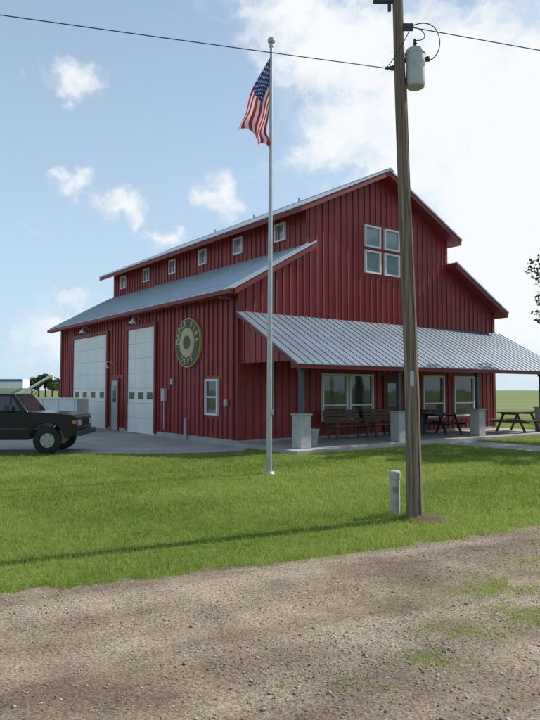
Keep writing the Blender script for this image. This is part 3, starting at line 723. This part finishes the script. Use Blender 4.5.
def tree(name,loc,h,cr,cz,nclump,per,leaf,seed):
    r=random.Random(seed); e=empty(name,loc); m=MB(); m.cyl((0,0,0),(.1,0,h*.4),.22,.15,n=12); m.cyl((.1,0,h*.4),(0,.1,h*.8),.15,.05,n=10)
    cs=[];rs=[]
    for k in range(nclump):
        while True:
            d=Vector((r.uniform(-1,1),r.uniform(-1,1),r.uniform(-1,1)))
            if d.length<1: break
        d=d.normalized()*(d.length**.5)
        p=Vector((d.x*cr,d.y*cr,cz+d.z*cr*.95)); cs.append(p); rs.append(r.uniform(.35,.75)*cr/3)
        b0=Vector((.08,0,min(p.z*.7,h*.7))); mid=b0.lerp(p,.5)+Vector((0,0,.15)); m.cyl(b0,mid,.05,.035,n=6,cap=False); m.cyl(mid,p,.035,.012,n=6,cap=False)
    m.make("trunk_and_limbs",M_BARK,e,True); leaves("foliage",cs,rs,per,leaf,e)
tree("shade_tree",(11.78,21.2,0),8.8,3.05,6.1,95,260,.07,3)
tree("shade_tree",(24,36,0),10,3.6,7,50,160,.11,5)
e=empty("distant_trees",(0,0,0)); cs=[];rs=[]
for k in range(22):
    cs.append((-60+k*.36+random.uniform(-.5,.5),160+random.uniform(-3,3),2+random.uniform(0,2.6)*math.sin(math.pi*(k+1)/24)+.5)); rs.append(random.uniform(.9,1.6))
leaves("foliage",cs,rs,120,.35,e)
m=MB()
for k in range(5): m.cyl((-59+k*1.7,160,0),(-59+k*1.7,160,3),.25,.15,n=8)
m.make("trunks",M_BARK,e)

# ================================================================ WORLD / SUN / CAMERA
EL=math.radians(41); SD=Vector((.893,.45,0)).normalized(); AZ=math.atan2(SD.x,SD.y)
w=bpy.data.worlds.new("World"); S.world=w; w.use_nodes=True; nt=w.node_tree; bg=nt.nodes["Background"]
sky=N(nt,"ShaderNodeTexSky",sky_type='NISHITA'); sky.sun_disc=False; sky.sun_elevation=EL; sky.sun_rotation=AZ; sky.air_density=1.0; sky.dust_density=.6; sky.ozone_density=1.5
tc=N(nt,"ShaderNodeTexCoord")
def mth(op,a,b=None,clamp=False):
    n=N(nt,"ShaderNodeMath",operation=op); n.use_clamp=clamp
    for i,v in enumerate((a,b)):
        if v is None: continue
        if isinstance(v,(int,float)): n.inputs[i].default_value=v
        else: nt.links.new(v,n.inputs[i])
    return n.outputs[0]
def vmth(op,a,b,sc=None):
    n=N(nt,"ShaderNodeVectorMath",operation=op)
    for i,v in enumerate((a,b)):
        if v is None: continue
        if isinstance(v,(tuple,Vector)): n.inputs[i].default_value=v
        else: nt.links.new(v,n.inputs[i])
    if sc is not None: n.inputs["Scale"].default_value=sc
    return n.outputs[0]
G=tc.outputs["Generated"]
def noise(scale,detail,rough,vec=G):
    n=N(nt,"ShaderNodeTexNoise"); n.inputs["Scale"].default_value=scale; n.inputs["Detail"].default_value=detail; n.inputs["Roughness"].default_value=rough
    nt.links.new(vec,n.inputs["Vector"]); return n
w1=vmth('SCALE',vmth('SUBTRACT',noise(6,3,.5).outputs["Color"],(.5,.5,.5)),None,.06)
w2=vmth('SCALE',vmth('SUBTRACT',noise(24,6,.6).outputs["Color"],(.5,.5,.5)),None,.08)
GW=vmth('ADD',G,vmth('ADD',w1,w2))
mp=N(nt,"ShaderNodeMapping"); mp.inputs["Scale"].default_value=(1,1,2.2); mp.inputs["Rotation"].default_value=(0,.5,0); nt.links.new(vmth('ADD',G,w2),mp.inputs[0])
nz=noise(5,10,.62,mp.outputs[0])
def pdir(u,v):
    th=math.radians(2.66); x=(u-270)/F; z=(360-v)/F
    return Vector((x,math.cos(th)-z*math.sin(th),math.sin(th)+z*math.cos(th))).normalized()
blobs=[(86,76,26,.9),(102,90,16,.65),(82,180,16,.8),(66,172,11,.6),(132,204,20,.8),(215,196,24,.9),(168,236,16,.7),(76,300,20,.6),(45,330,40,.7),(20,70,12,.35),
 (300,12,48,1.0),(345,50,70,1.15),(350,120,55,1.0),(440,110,90,1.2),(500,40,60,.7),(500,190,95,1.3),(430,180,75,1.0),(600,100,120,1.2),(250,40,18,.5),(560,260,120,1.3),(640,250,150,1.3),(410,20,40,.8)]
acc=None
for (u,v,r_,a) in blobs:
    d=pdir(u,v); vd=vmth('SUBTRACT',GW,d); vs_=vmth('MULTIPLY',vd,(1,1,1.35))
    ln=N(nt,"ShaderNodeVectorMath",operation='LENGTH'); nt.links.new(vs_,ln.inputs[0])
    mr=N(nt,"ShaderNodeMapRange"); mr.interpolation_type='SMOOTHSTEP'; mr.inputs[1].default_value=0; mr.inputs[2].default_value=r_*1.9/F; mr.inputs[3].default_value=a; mr.inputs[4].default_value=0
    nt.links.new(ln.outputs["Value"],mr.inputs[0])
    acc=mr.outputs[0] if acc is None else mth('MAXIMUM',acc,mr.outputs[0])
val=mth('ADD',mth('MULTIPLY',acc,.52),nz.outputs["Fac"])
mk=N(nt,"ShaderNodeMapRange"); mk.interpolation_type='SMOOTHSTEP'; mk.inputs[1].default_value=.6; mk.inputs[2].default_value=1.0; nt.links.new(val,mk.inputs[0])
sz=N(nt,"ShaderNodeSeparateXYZ"); nt.links.new(G,sz.inputs[0])
hz=N(nt,"ShaderNodeMapRange"); hz.inputs[1].default_value=0; hz.inputs[2].default_value=.6; hz.inputs[3].default_value=.85; hz.inputs[4].default_value=.35; nt.links.new(sz.outputs["Z"],hz.inputs[0])
mh=N(nt,"ShaderNodeMixRGB"); nt.links.new(hz.outputs[0],mh.inputs[0]); nt.links.new(sky.outputs[0],mh.inputs[1]); mh.inputs[2].default_value=(4.6,6.1,7.4,1)
mc=N(nt,"ShaderNodeMixRGB"); nt.links.new(mk.outputs[0],mc.inputs[0]); nt.links.new(mh.outputs[0],mc.inputs[1]); mc.inputs[2].default_value=(7.3,7.5,7.7,1)
nt.links.new(mc.outputs[0],bg.inputs[0]); bg.inputs[1].default_value=.13
sl=bpy.data.lights.new("sun",'SUN'); sl.energy=4.8; sl.angle=math.radians(.5); sl.color=(1,.94,.84); so=bpy.data.objects.new("sun",sl); S.collection.objects.link(so)
dv=Vector((SD.x*math.cos(EL),SD.y*math.cos(EL),math.sin(EL))); so.rotation_euler=dv.to_track_quat('Z','Y').to_euler()
cam=bpy.data.cameras.new("camera"); co=bpy.data.objects.new("camera",cam); S.collection.objects.link(co); S.camera=co
cam.sensor_fit='VERTICAL'; cam.sensor_height=24; cam.lens=24*F/720; cam.clip_end=6000; cam.clip_start=.05
co.location=(0,0,H); co.rotation_euler=(math.radians(90+2.66),0,0)
S.view_settings.view_transform='Standard'; S.view_settings.look='None'; S.view_settings.exposure=0
